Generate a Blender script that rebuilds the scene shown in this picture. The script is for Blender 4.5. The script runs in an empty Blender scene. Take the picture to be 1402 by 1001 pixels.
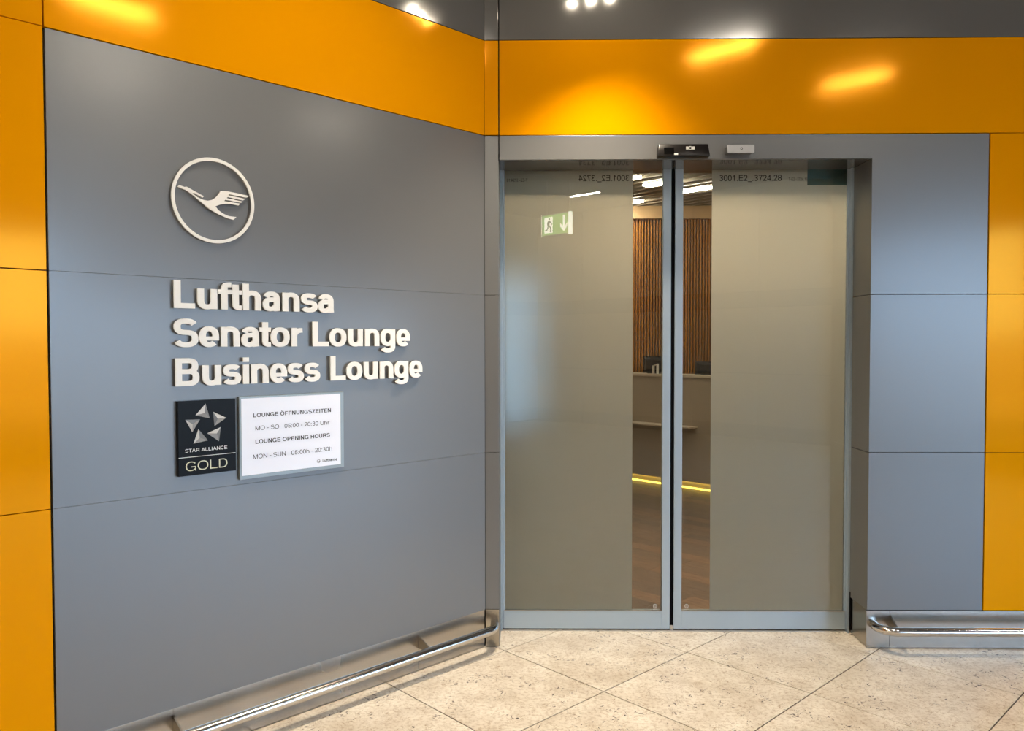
import bpy, bmesh, math, random
from mathutils import Matrix, Vector
from mathutils.geometry import tessellate_polygon
random.seed(7)
S = bpy.context.scene
COL = S.collection
s2 = 2 ** -.5
# ------------------------------------------------------------------ measured layout (metres, camera foot at the origin, Y into the picture)
EYE = 1.53
D = 3.9374            # plane of the door wall
DY = 4.1799           # plane of the sliding door glass
XC = -0.1882          # corner between the angled wall and the door wall
Z1, Z2, Z3, Z4, Z5 = 0.193, 0.986, 1.7712, 2.5615, 3.0259     # panel joints
SL = 1.9309           # length of the grey part of the angled wall
XE, XJ, XR = -0.1155, 1.7211, 2.2945                           # left jamb, right jamb, grey/orange seam
ZS = 2.4396           # underside of the lintel
HC = 4.05             # ceiling of the hall

# ------------------------------------------------------------------ camera
cam_d = bpy.data.cameras.new('camera')
cam = bpy.data.objects.new('camera', cam_d); COL.objects.link(cam)
F_PX, PITCH, ROLL, YAW = 1081.58, -0.0277, -0.0013, -0.0134
cam_d.sensor_fit = 'HORIZONTAL'; cam_d.sensor_width = 36.0
cam_d.lens = F_PX / 1402 * 36.0
cam_d.clip_start = 0.02; cam_d.clip_end = 200
fw = Vector((math.sin(YAW) * math.cos(PITCH), math.cos(YAW) * math.cos(PITCH), math.sin(PITCH)))
r0 = Vector((math.cos(YAW), -math.sin(YAW), 0)); u0 = r0.cross(fw)
rt = r0 * math.cos(ROLL) + u0 * math.sin(ROLL); up = -r0 * math.sin(ROLL) + u0 * math.cos(ROLL)
M = Matrix((rt, up, -fw)).transposed().to_4x4(); M.translation = (0, 0, EYE)
cam.matrix_world = M
S.camera = cam

# ------------------------------------------------------------------ sky, view
w = bpy.data.worlds.new('sky'); S.world = w; w.use_nodes = True
nt = w.node_tree; bg = nt.nodes['Background']
SKY_STRENGTH = 13.5
bg.inputs['Strength'].default_value = SKY_STRENGTH
tc = nt.nodes.new('ShaderNodeTexCoord'); sp = nt.nodes.new('ShaderNodeSeparateXYZ')
rp = nt.nodes.new('ShaderNodeValToRGB'); nt.links.new(tc.outputs['Generated'], sp.inputs[0])
nt.links.new(sp.outputs['Z'], rp.inputs[0]); nt.links.new(rp.outputs[0], bg.inputs[0])
rp.color_ramp.elements[0].position = 0.0; rp.color_ramp.elements[0].color = (.20, .22, .24, 1)
rp.color_ramp.elements[1].position = 0.02; rp.color_ramp.elements[1].color = (.46, .70, 1.0, 1)
e = rp.color_ramp.elements.new(.6); e.color = (.38, .62, 1.0, 1)
S.view_settings.view_transform = 'Standard'; S.view_settings.look = 'None'
S.view_settings.gamma = 1; S.view_settings.exposure = 0.0; S.view_settings.use_curve_mapping = False
S.cycles.use_denoising = True
S.cycles.max_bounces = 10; S.cycles.diffuse_bounces = 5; S.cycles.glossy_bounces = 5
S.cycles.transmission_bounces = 6; S.cycles.transparent_max_bounces = 12
S.cycles.sample_clamp_indirect = 6.0

LAMP_E = 170.0         # linear lamp diffusers in the hall
SPOT_W = 140.0         # each of the three ceiling spots
LOUNGE_LAMP_E = 48.0
LOUNGE_SPOT_W = 88.0
LED_E = 3.6

# ------------------------------------------------------------------ materials
MATS = {}
def mat(name, base, rough=.5, metal=0., spec=.5, emit=None, estr=0., coat=0., coat_r=.1):
    m = bpy.data.materials.new(name); m.use_nodes = True
    b = m.node_tree.nodes['Principled BSDF']
    b.inputs['Base Color'].default_value = (*base, 1); b.inputs['Roughness'].default_value = rough
    b.inputs['Metallic'].default_value = metal; b.inputs['Specular IOR Level'].default_value = spec
    b.inputs['Coat Weight'].default_value = coat; b.inputs['Coat Roughness'].default_value = coat_r
    if emit:
        b.inputs['Emission Color'].default_value = (*emit, 1); b.inputs['Emission Strength'].default_value = estr
    MATS[name] = m
    return m
def nn(m, t, **kw):
    n = m.node_tree.nodes.new(t)
    for k, v in kw.items():
        if k in n.inputs: n.inputs[k].default_value = v
        else: setattr(n, k, v)
    return n
def ln(m, a, b): m.node_tree.links.new(a, b)
def pb(m): return m.node_tree.nodes['Principled BSDF']
def grain(m, scale, strength, dist=.001, stretch=None, rvar=0.):
    """fine relief (and optional roughness wear) from noise in object space"""
    t = nn(m, 'ShaderNodeTexCoord'); mp = nn(m, 'ShaderNodeMapping')
    if stretch: mp.inputs['Scale'].default_value = stretch
    n = nn(m, 'ShaderNodeTexNoise', Scale=scale, Detail=3.0); bp = nn(m, 'ShaderNodeBump', Strength=strength, Distance=dist)
    ln(m, t.outputs['Object'], mp.inputs[0]); ln(m, mp.outputs[0], n.inputs['Vector'])
    ln(m, n.outputs[0], bp.inputs['Height']); ln(m, bp.outputs[0], pb(m).inputs['Normal'])
    if rvar:
        n2 = nn(m, 'ShaderNodeTexNoise', Scale=scale * .02 if not stretch else 3., Detail=4.0)
        mr = nn(m, 'ShaderNodeMapRange'); r = pb(m).inputs['Roughness'].default_value
        mr.inputs['To Min'].default_value = r - rvar; mr.inputs['To Max'].default_value = r + rvar
        ln(m, t.outputs['Object'], n2.inputs['Vector']); ln(m, n2.outputs[0], mr.inputs[0]); ln(m, mr.outputs[0], pb(m).inputs['Roughness'])
    return m
GREY = grain(mat('grey_powder_coat', (.182, .184, .184), .34, .42, .3, coat=.30, coat_r=.17), 900, .02, .0002)
GREYT = mat('dark_grey_gloss', (.17, .168, .165), .13, .35, .5)
ORANGE = mat('orange_lacquer', (.78, .300, .0), .11, .10, .05)
DARK = mat('dark_joint', (.012, .012, .013), .7)
STEEL = grain(mat('brushed_steel_skirting', (.42, .39, .35), .24, 1.), 40, .10, .0006, (1, 1, 30), .10)
TUBE = mat('polished_steel_tube', (.62, .60, .57), .16, 1.)
ALU = mat('anodised_aluminium', (.40, .49, .57), .34, .55)
ALUB = mat('bright_aluminium', (.50, .50, .50), .32, .9)
SOFFIT = mat('soffit_metal', (.20, .19, .18), .12, .6)
RUBBER = mat('black_rubber', (.004, .004, .005), .9, 0., .05)
SIGNW = mat('warm_white_lettering', (.86, .84, .79), .42)
BLACKP = mat('black_acrylic', (.004, .004, .004), .3, 0., .12)
PAPER = grain(mat('white_paper', (.80, .82, .90), .35, coat=.3, coat_r=.12), 9, .35, .004)
INK = mat('black_print', (.012, .012, .014), .5)
WPRINT = mat('white_print', (.75, .75, .73), .5)
GOLDP = mat('pale_gold_print', (.62, .60, .44), .45)
SILV = [mat('silver_print_%s' % k, c, .4) for k, c in (('light', (.52, .51, .49)), ('mid', (.30, .30, .30)), ('dark', (.17, .18, .19)))]
SENSOR = mat('black_sensor_plastic', (.006, .005, .005), .3, 0., .2)
SENSOR2 = mat('sensor_window', (.004, .004, .004), .05)
ETCH = mat('etched_mark', (.55, .55, .52), .5)
TEALF = mat('teal_shade_film', (.03, .13, .12), .3)  # colour of the painted shade in the door corner
COUNTER = mat('taupe_counter_front', (.40, .33, .25), .45)
CTOP = mat('pale_countertop', (.62, .52, .40), .3)
BLACKM = mat('black_monitor_plastic', (.006, .006, .007), .5, 0., .15)
WALLW = mat('warm_white_plaster', (.62, .55, .45), .8)
TRIMW = mat('light_maple_fascia', (.55, .34, .15), .4)
BAFF = mat('ceiling_baffle_metal', (.34, .29, .21), .4, .4)
CEILD = mat('dark_ceiling_void', (.06, .052, .04), .8)
HALLW = mat('hall_beige_panel', (.52, .48, .42), .45)
HALLC = mat('hall_ceiling_panel', (.13, .12, .115), .5)
CEILL = mat('lounge_pale_ceiling', (.5, .44, .34), .8)
MULL = mat('window_mullion', (.30, .31, .32), .4, .5)
LED = mat('yellow_led_strip', (.9, .7, .2), .5, emit=(1., .72, .10), estr=LED_E)
LAMPW = mat('lamp_diffuser', (.9, .9, .85), .5, emit=(1., .90, .76), estr=LAMP_E)
LAMPL = mat('lounge_lamp_diffuser', (.9, .9, .85), .5, emit=(1., .90, .72), estr=LOUNGE_LAMP_E)
SPOTE = mat('spot_lens', (.9, .9, .85), .5, emit=(1., .85, .65), estr=160.)
GREENS = mat('green_lit_sign_face', (.1, .4, .1), .5, emit=(.35, .75, .16), estr=2.6)
WHITES = mat('white_lit_sign_face', (.8, .8, .8), .5, emit=(.95, 1., .85), estr=6.0)

# stone floor: beige shell limestone with small dark pits and vermicular veins
def stone():
    m = mat('shell_limestone', (.6, .5, .4), .32)
    g = nn(m, 'ShaderNodeNewGeometry'); oi = nn(m, 'ShaderNodeObjectInfo')
    vm = nn(m, 'ShaderNodeVectorMath', operation='SCALE'); vm.inputs['Scale'].default_value = 37.
    cb = nn(m, 'ShaderNodeCombineXYZ'); ln(m, oi.outputs['Random'], cb.inputs[0]); ln(m, oi.outputs['Random'], cb.inputs[1]); ln(m, cb.outputs[0], vm.inputs[0])
    va = nn(m, 'ShaderNodeVectorMath', operation='ADD'); ln(m, g.outputs['Position'], va.inputs[0]); ln(m, vm.outputs[0], va.inputs[1])
    P = va.outputs[0]
    n1 = nn(m, 'ShaderNodeTexNoise', Scale=5.0, Detail=6.0, Roughness=.65); ln(m, P, n1.inputs['Vector'])
    r1 = nn(m, 'ShaderNodeValToRGB'); ln(m, n1.outputs[0], r1.inputs[0])
    r1.color_ramp.elements[0].position = .32; r1.color_ramp.elements[0].color = (.56, .485, .38, 1)
    r1.color_ramp.elements[1].position = .68; r1.color_ramp.elements[1].color = (.80, .745, .64, 1)
    # fine mottling
    n2 = nn(m, 'ShaderNodeTexNoise', Scale=60.0, Detail=4.0, Roughness=.7); ln(m, P, n2.inputs['Vector'])
    r2 = nn(m, 'ShaderNodeValToRGB'); ln(m, n2.outputs[0], r2.inputs[0])
    r2.color_ramp.elements[0].position = .36; r2.color_ramp.elements[0].color = (.62, .53, .42, 1)
    r2.color_ramp.elements[1].position = .52; r2.color_ramp.elements[1].color = (1, 1, 1, 1)
    mx = nn(m, 'ShaderNodeMix', data_type='RGBA', blend_type='MULTIPLY'); mx.inputs[0].default_value = .7
    ln(m, r1.outputs[0], mx.inputs[6]); ln(m, r2.outputs[0], mx.inputs[7])
    # curled veins: thin iso-lines of a warped noise, only inside patches
    n3 = nn(m, 'ShaderNodeTexNoise', Scale=24.0, Detail=2.0, Distortion=2.2); ln(m, P, n3.inputs['Vector'])
    sb = nn(m, 'ShaderNodeMath', operation='SUBTRACT'); sb.inputs[1].default_value = .5; ln(m, n3.outputs[0], sb.inputs[0])
    ab = nn(m, 'ShaderNodeMath', operation='ABSOLUTE'); ln(m, sb.outputs[0], ab.inputs[0])
    lt = nn(m, 'ShaderNodeMath', operation='LESS_THAN'); lt.inputs[1].default_value = .014; ln(m, ab.outputs[0], lt.inputs[0])
    n4 = nn(m, 'ShaderNodeTexNoise', Scale=17.0, Detail=3.0); ln(m, P, n4.inputs['Vector'])
    gt = nn(m, 'ShaderNodeMath', operation='GREATER_THAN'); gt.inputs[1].default_value = .53; ln(m, n4.outputs[0], gt.inputs[0])
    ml = nn(m, 'ShaderNodeMath', operation='MULTIPLY'); ln(m, lt.outputs[0], ml.inputs[0]); ln(m, gt.outputs[0], ml.inputs[1])
    ms = nn(m, 'ShaderNodeMath', operation='MULTIPLY'); ms.inputs[1].default_value = .8; ln(m, ml.outputs[0], ms.inputs[0])
    mx2 = nn(m, 'ShaderNodeMix', data_type='RGBA'); mx2.inputs[7].default_value = (.30, .20, .11, 1)
    ln(m, ms.outputs[0], mx2.inputs[0]); ln(m, mx.outputs[2], mx2.inputs[6])
    # dark pits in clusters
    n5 = nn(m, 'ShaderNodeTexNoise', Scale=42.0, Detail=3.0, Distortion=1.6); ln(m, P, n5.inputs['Vector'])
    g5 = nn(m, 'ShaderNodeMath', operation='GREATER_THAN'); g5.inputs[1].default_value = .635; ln(m, n5.outputs[0], g5.inputs[0])
    n6 = nn(m, 'ShaderNodeTexNoise', Scale=7.0, Detail=2.0); ln(m, P, n6.inputs['Vector'])
    g6 = nn(m, 'ShaderNodeMath', operation='GREATER_THAN'); g6.inputs[1].default_value = .55; ln(m, n6.outputs[0], g6.inputs[0])
    pm = nn(m, 'ShaderNodeMath', operation='MULTIPLY'); ln(m, g5.outputs[0], pm.inputs[0]); ln(m, g6.outputs[0], pm.inputs[1])
    mx3 = nn(m, 'ShaderNodeMix', data_type='RGBA'); mx3.inputs[7].default_value = (.05, .03, .02, 1)
    ln(m, pm.outputs[0], mx3.inputs[0]); ln(m, mx2.outputs[2], mx3.inputs[6])
    ln(m, mx3.outputs[2], pb(m).inputs['Base Color'])
    bp = nn(m, 'ShaderNodeBump', Strength=.5, Distance=.002); bp.invert = True
    ln(m, pm.outputs[0], bp.inputs['Height']); ln(m, bp.outputs[0], pb(m).inputs['Normal'])
    return m
STONE = stone()
GROUT = mat('grey_grout', (.05, .042, .035), .9)

def wood(name, c1, c2, axis_scale, rough=.4):
    m = mat(name, c1, rough)
    t = nn(m, 'ShaderNodeTexCoord'); oi = nn(m, 'ShaderNodeObjectInfo'); mp = nn(m, 'ShaderNodeMapping'); mp.inputs['Scale'].default_value = axis_scale
    cb = nn(m, 'ShaderNodeCombineXYZ'); sc = nn(m, 'ShaderNodeMath', operation='MULTIPLY'); sc.inputs[1].default_value = 31.
    ln(m, oi.outputs['Random'], sc.inputs[0]); ln(m, sc.outputs[0], cb.inputs[0]); ln(m, sc.outputs[0], cb.inputs[1])
    ln(m, t.outputs['Object'], mp.inputs[0]); ln(m, cb.outputs[0], mp.inputs['Location'])
    n = nn(m, 'ShaderNodeTexNoise', Scale=6., Detail=6., Roughness=.6); ln(m, mp.outputs[0], n.inputs['Vector'])
    r = nn(m, 'ShaderNodeValToRGB'); ln(m, n.outputs[0], r.inputs[0])
    r.color_ramp.elements[0].position = .3; r.color_ramp.elements[0].color = (*c1, 1)
    r.color_ramp.elements[1].position = .7; r.color_ramp.elements[1].color = (*c2, 1)
    hs = nn(m, 'ShaderNodeHueSaturation'); mr = nn(m, 'ShaderNodeMapRange'); mr.inputs['To Min'].default_value = .6; mr.inputs['To Max'].default_value = 1.5
    ln(m, oi.outputs['Random'], mr.inputs[0]); ln(m, mr.outputs[0], hs.inputs['Value']); ln(m, r.outputs[0], hs.inputs['Color'])
    ln(m, hs.outputs[0], pb(m).inputs['Base Color'])
    return m
PARQ = wood('oak_parquet', (.085, .042, .016), (.17, .090, .034), (1., 9., 9.), .50)
SLAT = wood('oiled_slat_wood', (.46, .145, .0), (.66, .235, .0), (12., 12., .6), .45)

# thin architectural glass: sees through, mirrors by Fresnel
def glass_mat(name, tint):
    m = bpy.data.materials.new(name); m.use_nodes = True; t = m.node_tree; t.nodes.clear()
    out = t.nodes.new('ShaderNodeOutputMaterial'); mix = t.nodes.new('ShaderNodeMixShader'); fr = t.nodes.new('ShaderNodeFresnel')
    fr.inputs['IOR'].default_value = 1.62
    tr = t.nodes.new('ShaderNodeBsdfTransparent'); tr.inputs[0].default_value = (*tint, 1)
    gl = t.nodes.new('ShaderNodeBsdfGlossy'); gl.inputs['Roughness'].default_value = .0; gl.inputs[0].default_value = (1, 1, 1, 1)
    t.links.new(fr.outputs[0], mix.inputs[0]); t.links.new(tr.outputs[0], mix.inputs[1]); t.links.new(gl.outputs[0], mix.inputs[2]); t.links.new(mix.outputs[0], out.inputs[0])
    MATS[name] = m; return m
GLASS = glass_mat('clear_glass', (.90, .93, .92))
WGLASS = glass_mat('window_glass', (.94, .96, .97))
def film_mat():
    m = bpy.data.materials.new('frosted_film'); m.use_nodes = True; t = m.node_tree; t.nodes.clear()
    out = t.nodes.new('ShaderNodeOutputMaterial'); mix = t.nodes.new('ShaderNodeMixShader'); mix.inputs[0].default_value = .40
    a = t.nodes.new('ShaderNodeBsdfTranslucent'); a.inputs[0].default_value = (.92, .93, .91, 1)
    b = t.nodes.new('ShaderNodeBsdfDiffuse'); b.inputs[0].default_value = (.60, .61, .60, 1)
    t.links.new(a.outputs[0], mix.inputs[1]); t.links.new(b.outputs[0], mix.inputs[2]); t.links.new(mix.outputs[0], out.inputs[0])
    MATS['frosted_film'] = m; return m
FILM = film_mat()

# ------------------------------------------------------------------ frames: X along the wall to the right, Y into the wall, Z up
WORLD = Matrix.Identity(4)
BACK = Matrix.Translation((0, D, 0))
LEFT = Matrix.Translation((XC, D, 0)) @ Matrix.Rotation(math.radians(45), 4, 'Z')
UC = 9.98                                           # counter front: X + Y = UC
CNT = Matrix.Translation((UC / 2, UC / 2, 0)) @ Matrix.Rotation(math.radians(-45), 4, 'Z')

# ------------------------------------------------------------------ builders
class MB:
    def __init__(s): s.v = []; s.f = []
    def box(s, x0, x1, y0, y1, z0, z1):
        n = len(s.v)
        s.v += [(x0, y0, z0), (x1, y0, z0), (x1, y1, z0), (x0, y1, z0), (x0, y0, z1), (x1, y0, z1), (x1, y1, z1), (x0, y1, z1)]
        s.f += [tuple(n + k for k in q) for q in ((0, 3, 2, 1), (4, 5, 6, 7), (0, 1, 5, 4), (1, 2, 6, 5), (2, 3, 7, 6), (3, 0, 4, 7))]
        return s
    def prism(s, poly, y0, y1):
        """polygon given in (x, z), extruded from y0 (front) to y1 (back)"""
        tris = tessellate_polygon([[Vector((a, b, 0)) for a, b in poly]])
        n = len(s.v); k = len(poly)
        s.v += [(a, y0, b) for a, b in poly] + [(a, y1, b) for a, b in poly]
        area = sum(poly[i][0] * poly[(i + 1) % k][1] - poly[(i + 1) % k][0] * poly[i][1] for i in range(k))
        for t in tris:
            a, b, c = t
            ar = (poly[b][0] - poly[a][0]) * (poly[c][1] - poly[a][1]) - (poly[c][0] - poly[a][0]) * (poly[b][1] - poly[a][1])
            if ar < 0: a, b, c = a, c, b
            s.f += [(n + a, n + b, n + c), (n + k + a, n + k + c, n + k + b)]
        for i in range(k):
            j = (i + 1) % k
            q = (n + i, n + k + i, n + k + j, n + j) if area > 0 else (n + i, n + j, n + k + j, n + k + i)
            s.f.append(q)
        return s
    def ring(s, cx, cz, ro, ri, y0, y1, n=96, sx=1.):
        b = len(s.v)
        for i in range(n):
            a = 2 * math.pi * i / n; c, t = math.cos(a), math.sin(a)
            s.v += [(cx + ro * c * sx, y0, cz + ro * t), (cx + ri * c * sx, y0, cz + ri * t), (cx + ro * c * sx, y1, cz + ro * t), (cx + ri * c * sx, y1, cz + ri * t)]
        for i in range(n):
            p = b + 4 * i; q = b + 4 * ((i + 1) % n)
            s.f += [(p, q, q + 1, p + 1)[::-1], (p + 2, p + 3, q + 3, q + 2)[::-1], (p, p + 2, q + 2, q)[::-1], (p + 1, q + 1, q + 3, p + 3)[::-1]]
        return s
    def cyl(s, cx, cy, cz, r, h, axis='y', n=24):
        b = len(s.v)
        for k in (0, 1):
            for i in range(n):
                a = 2 * math.pi * i / n; c, t = r * math.cos(a), r * math.sin(a)
                s.v.append({'y': (cx + c, cy + k * h, cz + t), 'z': (cx + c, cy + t, cz + k * h), 'x': (cx + k * h, cy + c, cz + t)}[axis])
        s.f += [tuple(b + i for i in range(n)), tuple(b + n + i for i in range(n))[::-1]]
        s.f += [(b + i, b + n + i, b + n + (i + 1) % n, b + (i + 1) % n) for i in range(n)]
        return s
    def tube(s, pts, r, n=20):
        b = len(s.v); P = [Vector(p) for p in pts]; prev = None
        for k, p in enumerate(P):
            d = (P[min(k + 1, len(P) - 1)] - P[max(k - 1, 0)]).normalized()
            u = Vector((0, 0, 1)); x = d.cross(u).normalized(); y = x.cross(d)
            s.v += [tuple(p + x * r * math.cos(2 * math.pi * i / n) + y * r * math.sin(2 * math.pi * i / n)) for i in range(n)]
        for k in range(len(P) - 1):
            s.f += [(b + k * n + i, b + (k + 1) * n + i, b + (k + 1) * n + (i + 1) % n, b + k * n + (i + 1) % n) for i in range(n)]
        s.f += [tuple(b + i for i in range(n)), tuple(b + (len(P) - 1) * n + i for i in range(n))[::-1]]
        return s

def mesh_from(name, v, f, material, smooth=False, bev=0., fixn=True):
    me = bpy.data.meshes.new(name); me.from_pydata(v, [], f)
    bm = bmesh.new(); bm.from_mesh(me)
    if fixn: bmesh.ops.recalc_face_normals(bm, faces=bm.faces)
    if bev:
        ed = [x for x in bm.edges if len(x.link_faces) == 2 and x.calc_face_angle(0) > .5]
        bmesh.ops.bevel(bm, geom=ed, offset=bev, segments=2, profile=.5, affect='EDGES')
    bm.to_mesh(me); bm.free()
    if smooth:
        for p in me.polygons: p.use_smooth = True
        me.set_sharp_from_angle(angle=math.radians(35))
    me.materials.append(material)
    return me
def tag(o, label=None, cat=None, group=None, kind=None):
    for k, v in (('label', label), ('category', cat), ('group', group), ('kind', kind)):
        if v: o[k] = v
    return o
def root(name, frame, base, label, cat, group=None, kind=None):
    o = bpy.data.objects.new(name, None); COL.objects.link(o); o.empty_display_size = .1
    o.matrix_world = frame @ Matrix.Translation(base); o['base'] = list(base); o['label'] = label
    return tag(o, label, cat, group, kind)
def part(name, mb, material, parent, bev=0., smooth=False, label=None, kind=None, frame=None, origin=None):
    """mesh given in the frame of its thing; parent may be a thing or a part of it"""
    p = parent
    while p.parent: p = p.parent
    b = Vector(p['base'])
    off = Vector((0, 0, 0)) if origin is None else Vector(origin) - b
    v = [tuple(Vector(q) - b - off) for q in mb.v]
    me = mesh_from(name, v, mb.f, material, smooth, bev)
    o = bpy.data.objects.new(name, me); COL.objects.link(o); o.parent = parent; o.location = off
    return tag(o, label, kind=kind)
def solo(name, mb, material, frame, base, label, cat, group=None, kind=None, bev=0., smooth=False):
    v = [tuple(Vector(q) - Vector(base)) for q in mb.v]
    o = bpy.data.objects.new(name, mesh_from(name, v, mb.f, material, smooth, bev)); COL.objects.link(o)
    o.matrix_world = frame @ Matrix.Translation(base); o['base'] = list(base)
    return tag(o, label, cat, group, kind)

# ---- lettering: a plain grotesque drawn from strokes and polygons, capital height 1
class Glyph:
    def __init__(s, v, h): s.v, s.h, s.P, s.k = v, h, [], 0
    def add(s, polys): s.k += 1; s.P += [(s.k, p) for p in polys]
    def rect(s, x0, x1, y0, y1): s.add([[(x0, y0), (x1, y0), (x1, y1), (x0, y1)]])
    def poly(s, *p): s.add([list(p)])
    def bar(s, x0, y0, x1, y1, w):       # diagonal with level ends, w wide along x
        s.add([[(x0, y0), (x0 + w, y0), (x1 + w, y1), (x1, y1)]])
    def stroke(s, pts, closed=False):
        n = len(pts); L = []; R = []
        for i in range(n):
            a = pts[(i - 1) % n] if (closed or i) else pts[i]; b = pts[(i + 1) % n] if (closed or i < n - 1) else pts[i]
            dx, dy = b[0] - a[0], b[1] - a[1]; l = math.hypot(dx, dy) or 1; dx /= l; dy /= l
            w = math.sqrt((s.v * dy) ** 2 + (s.h * dx) ** 2) / 2
            L.append((pts[i][0] - dy * w, pts[i][1] + dx * w)); R.append((pts[i][0] + dy * w, pts[i][1] - dx * w))
        s.add([[R[i], R[(i + 1) % n], L[(i + 1) % n], L[i]] for i in range(n if closed else n - 1)])
def el(cx, cy, rx, ry, a0, a1, n=14, e=.88):
    o = []
    for i in range(n + 1):
        a = math.radians(a0 + (a1 - a0) * i / n); c, t = math.cos(a), math.sin(a)
        o.append((cx + rx * math.copysign(abs(c) ** e, c), cy + ry * math.copysign(abs(t) ** e, t)))
    return o
XH = .735
ADV = dict(zip('LufthansegorBiS', (.84, .85, .47, .47, .85, .78, .85, .775, .78, .85, .85, .55, 1.0, .385, .93)))
ADV.update({'O': 1.08, 'Ö': 1.08, 'U': 1.0, 'N': 1.0, 'G': 1.08, 'E': .92, 'F': .85, 'Z': .86, 'I': .385, 'T': .85, 'P': .93, 'H': 1.0, 'R': 1.0, 'A': 1.0, 'C': 1.0,
            'D': 1.0, 'M': 1.16, '-': .46, ':': .385, '.': .385, '_': .77, ' ': .386})
for c_ in '0123456789': ADV[c_] = .78
def glyph(ch, v, h):
    g = Glyph(v, h); W = ADV[ch]; x0 = .095; x1 = W - .085; ov = .015
    def ring(a, b, c, d): g.stroke(el((a + b) / 2, (c + d) / 2, (b - a - v) / 2, (d - c - h) / 2, 0, 360, 40)[:-1], True)
    def sshape(a, b, c, d, k=.52, s0=22, s1=-158):
        m = c + h / 2 + (d - c - h) * k; mx = (a + b) / 2; rx = (b - a - v) / 2
        ru = (d - h / 2 - m) / 2; rl = (m - c - h / 2) / 2
        g.stroke(el(mx, m + ru, rx * .95, ru, s0, 270, 20, .80) + el(mx, m - rl, rx, rl, 90, s1, 20, .80)[1:])
    def arch(a, b, top, foot=0.):
        rx = (b - a - v) / 2; ry = min(rx * 1.0, .27); cy = top + ov - h / 2 - ry
        g.stroke(el((a + b) / 2, cy, rx, ry, 172, 0, 16) + [(b - v / 2, foot)])
    if ch == 'L': g.rect(x0, x0 + v, 0, 1); g.rect(x0, x1 + .03, 0, h * 1.05)
    elif ch == 'I': g.rect(x0, x0 + v, 0, 1)
    elif ch == 'i': g.rect(x0, x0 + v, 0, XH); g.rect(x0, x0 + v, 1 - h * .95, 1)
    elif ch == 'E': g.rect(x0, x0 + v, 0, 1); [g.rect(x0, x1 + t, y, y + h) for y, t in ((0, .02), (.5 - h / 2 + .02, -.03), (1 - h, 0))]
    elif ch == 'F': g.rect(x0, x0 + v, 0, 1); g.rect(x0, x1, 1 - h, 1); g.rect(x0, x1 - .06, .48 - h / 2, .48 + h / 2)
    elif ch == 'T': g.rect(.03, W - .03, 1 - h, 1); g.rect(W / 2 - v / 2, W / 2 + v / 2, 0, 1)
    elif ch == 'H': g.rect(x0, x0 + v, 0, 1); g.rect(x1 - v, x1, 0, 1); g.rect(x0, x1, .52 - h / 2, .52 + h / 2)
    elif ch == 'N': g.rect(x0, x0 + v, 0, 1); g.rect(x1 - v, x1, 0, 1); g.bar(x1 - v * 1.08, 0, x0, 1, v * 1.08)
    elif ch == 'M':
        g.rect(x0, x0 + v, 0, 1); g.rect(x1 - v, x1, 0, 1); m = (x0 + x1) / 2
        g.bar(m - v * .5, 0, x0, 1, v); g.bar(m - v * .5, 0, x1 - v, 1, v)
    elif ch == 'Z': g.rect(.06, x1 + .02, 0, h); g.rect(.07, x1, 1 - h, 1); w = v * 1.35; g.bar(.06, h * .98, x1 - w, 1 - h * .98, w)
    elif ch == 'A':
        m = W / 2; w = v * 1.08; g.bar(.02, 0, m - w / 2 - .01, 1, w); g.bar(W - .02 - w, 0, m - w / 2 + .01, 1, w); g.rect(.2, W - .2, .25, .25 + h)
    elif ch in 'OÖ':
        ring(.055, W - .055, -ov, 1 + ov)
        if ch == 'Ö': g.rect(W / 2 - .24, W / 2 - .24 + v, 1.08, 1.08 + h); g.rect(W / 2 + .24 - v, W / 2 + .24, 1.08, 1.08 + h)
    elif ch == 'U': rx = (x1 - x0 - v) / 2; ry = .33; g.stroke([(x0 + v / 2, 1)] + el((x0 + x1) / 2, ry + h / 2 - ov, rx, ry, 180, 360, 20) + [(x1 - v / 2, 1)])
    elif ch in 'CG':
        m = W / 2; g.stroke(el(m, .5, (W - .11 - v) / 2, (1 + 2 * ov - h) / 2, 36 if ch == 'C' else 34, 324, 34))
        if ch == 'G': g.rect(m + .03, W - .09, .38, .38 + h); g.rect(W - .09 - v * .85, W - .09, 0, .38 + h * .5)
    elif ch == 'D':
        g.rect(x0, x0 + v, 0, 1); m = .5; r = .5 - h / 2; xs = x1 - .02
        g.stroke([(x0, h / 2), (m - .05, h / 2)] + el(m - .05, .5, xs - v / 2 - m + .05, r, -90, 90, 20)[1:] + [(x0, 1 - h / 2)])
    elif ch in 'PRB':
        y = .43 if ch == 'P' else (.44 if ch == 'R' else .52); g.rect(x0, x0 + v, 0, 1); r = (1 - h / 2 - y) / 2; m = x1 - r - v / 2 - (.035 if ch == 'B' else 0)
        g.stroke([(x0, y), (m, y)] + el(m, y + r, r + .0, r, -90, 90, 14)[1:] + [(x0, 1 - h / 2)])
        if ch == 'B': r = (y - h / 2) / 2; m = x1 - r - v / 2; g.stroke([(x0, h / 2), (m, h / 2)] + el(m, h / 2 + r, r, r, -90, 90, 14)[1:] + [(x0, y)])
        if ch == 'R': g.stroke([(m - .05, y)] + el(m - .03, y - .17, x1 - v / 2 - m + .03, .17, 90, 0, 8) + [(x1 - v / 2, .1), (x1 - v / 2 + .035, 0)])
    elif ch == 'S': sshape(.05, W - .05, -ov, 1 + ov)
    elif ch == 's': sshape(.045, W - .05, -ov, XH + ov, .52)
    elif ch == 'o': ring(.055, W - .055, -ov, XH + ov)
    elif ch == 'e':
        a, b = .05, W - .045; m = (a + b) / 2; cy = XH / 2; ry = (XH + 2 * ov - h) / 2; rx = (b - a - v) / 2
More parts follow.
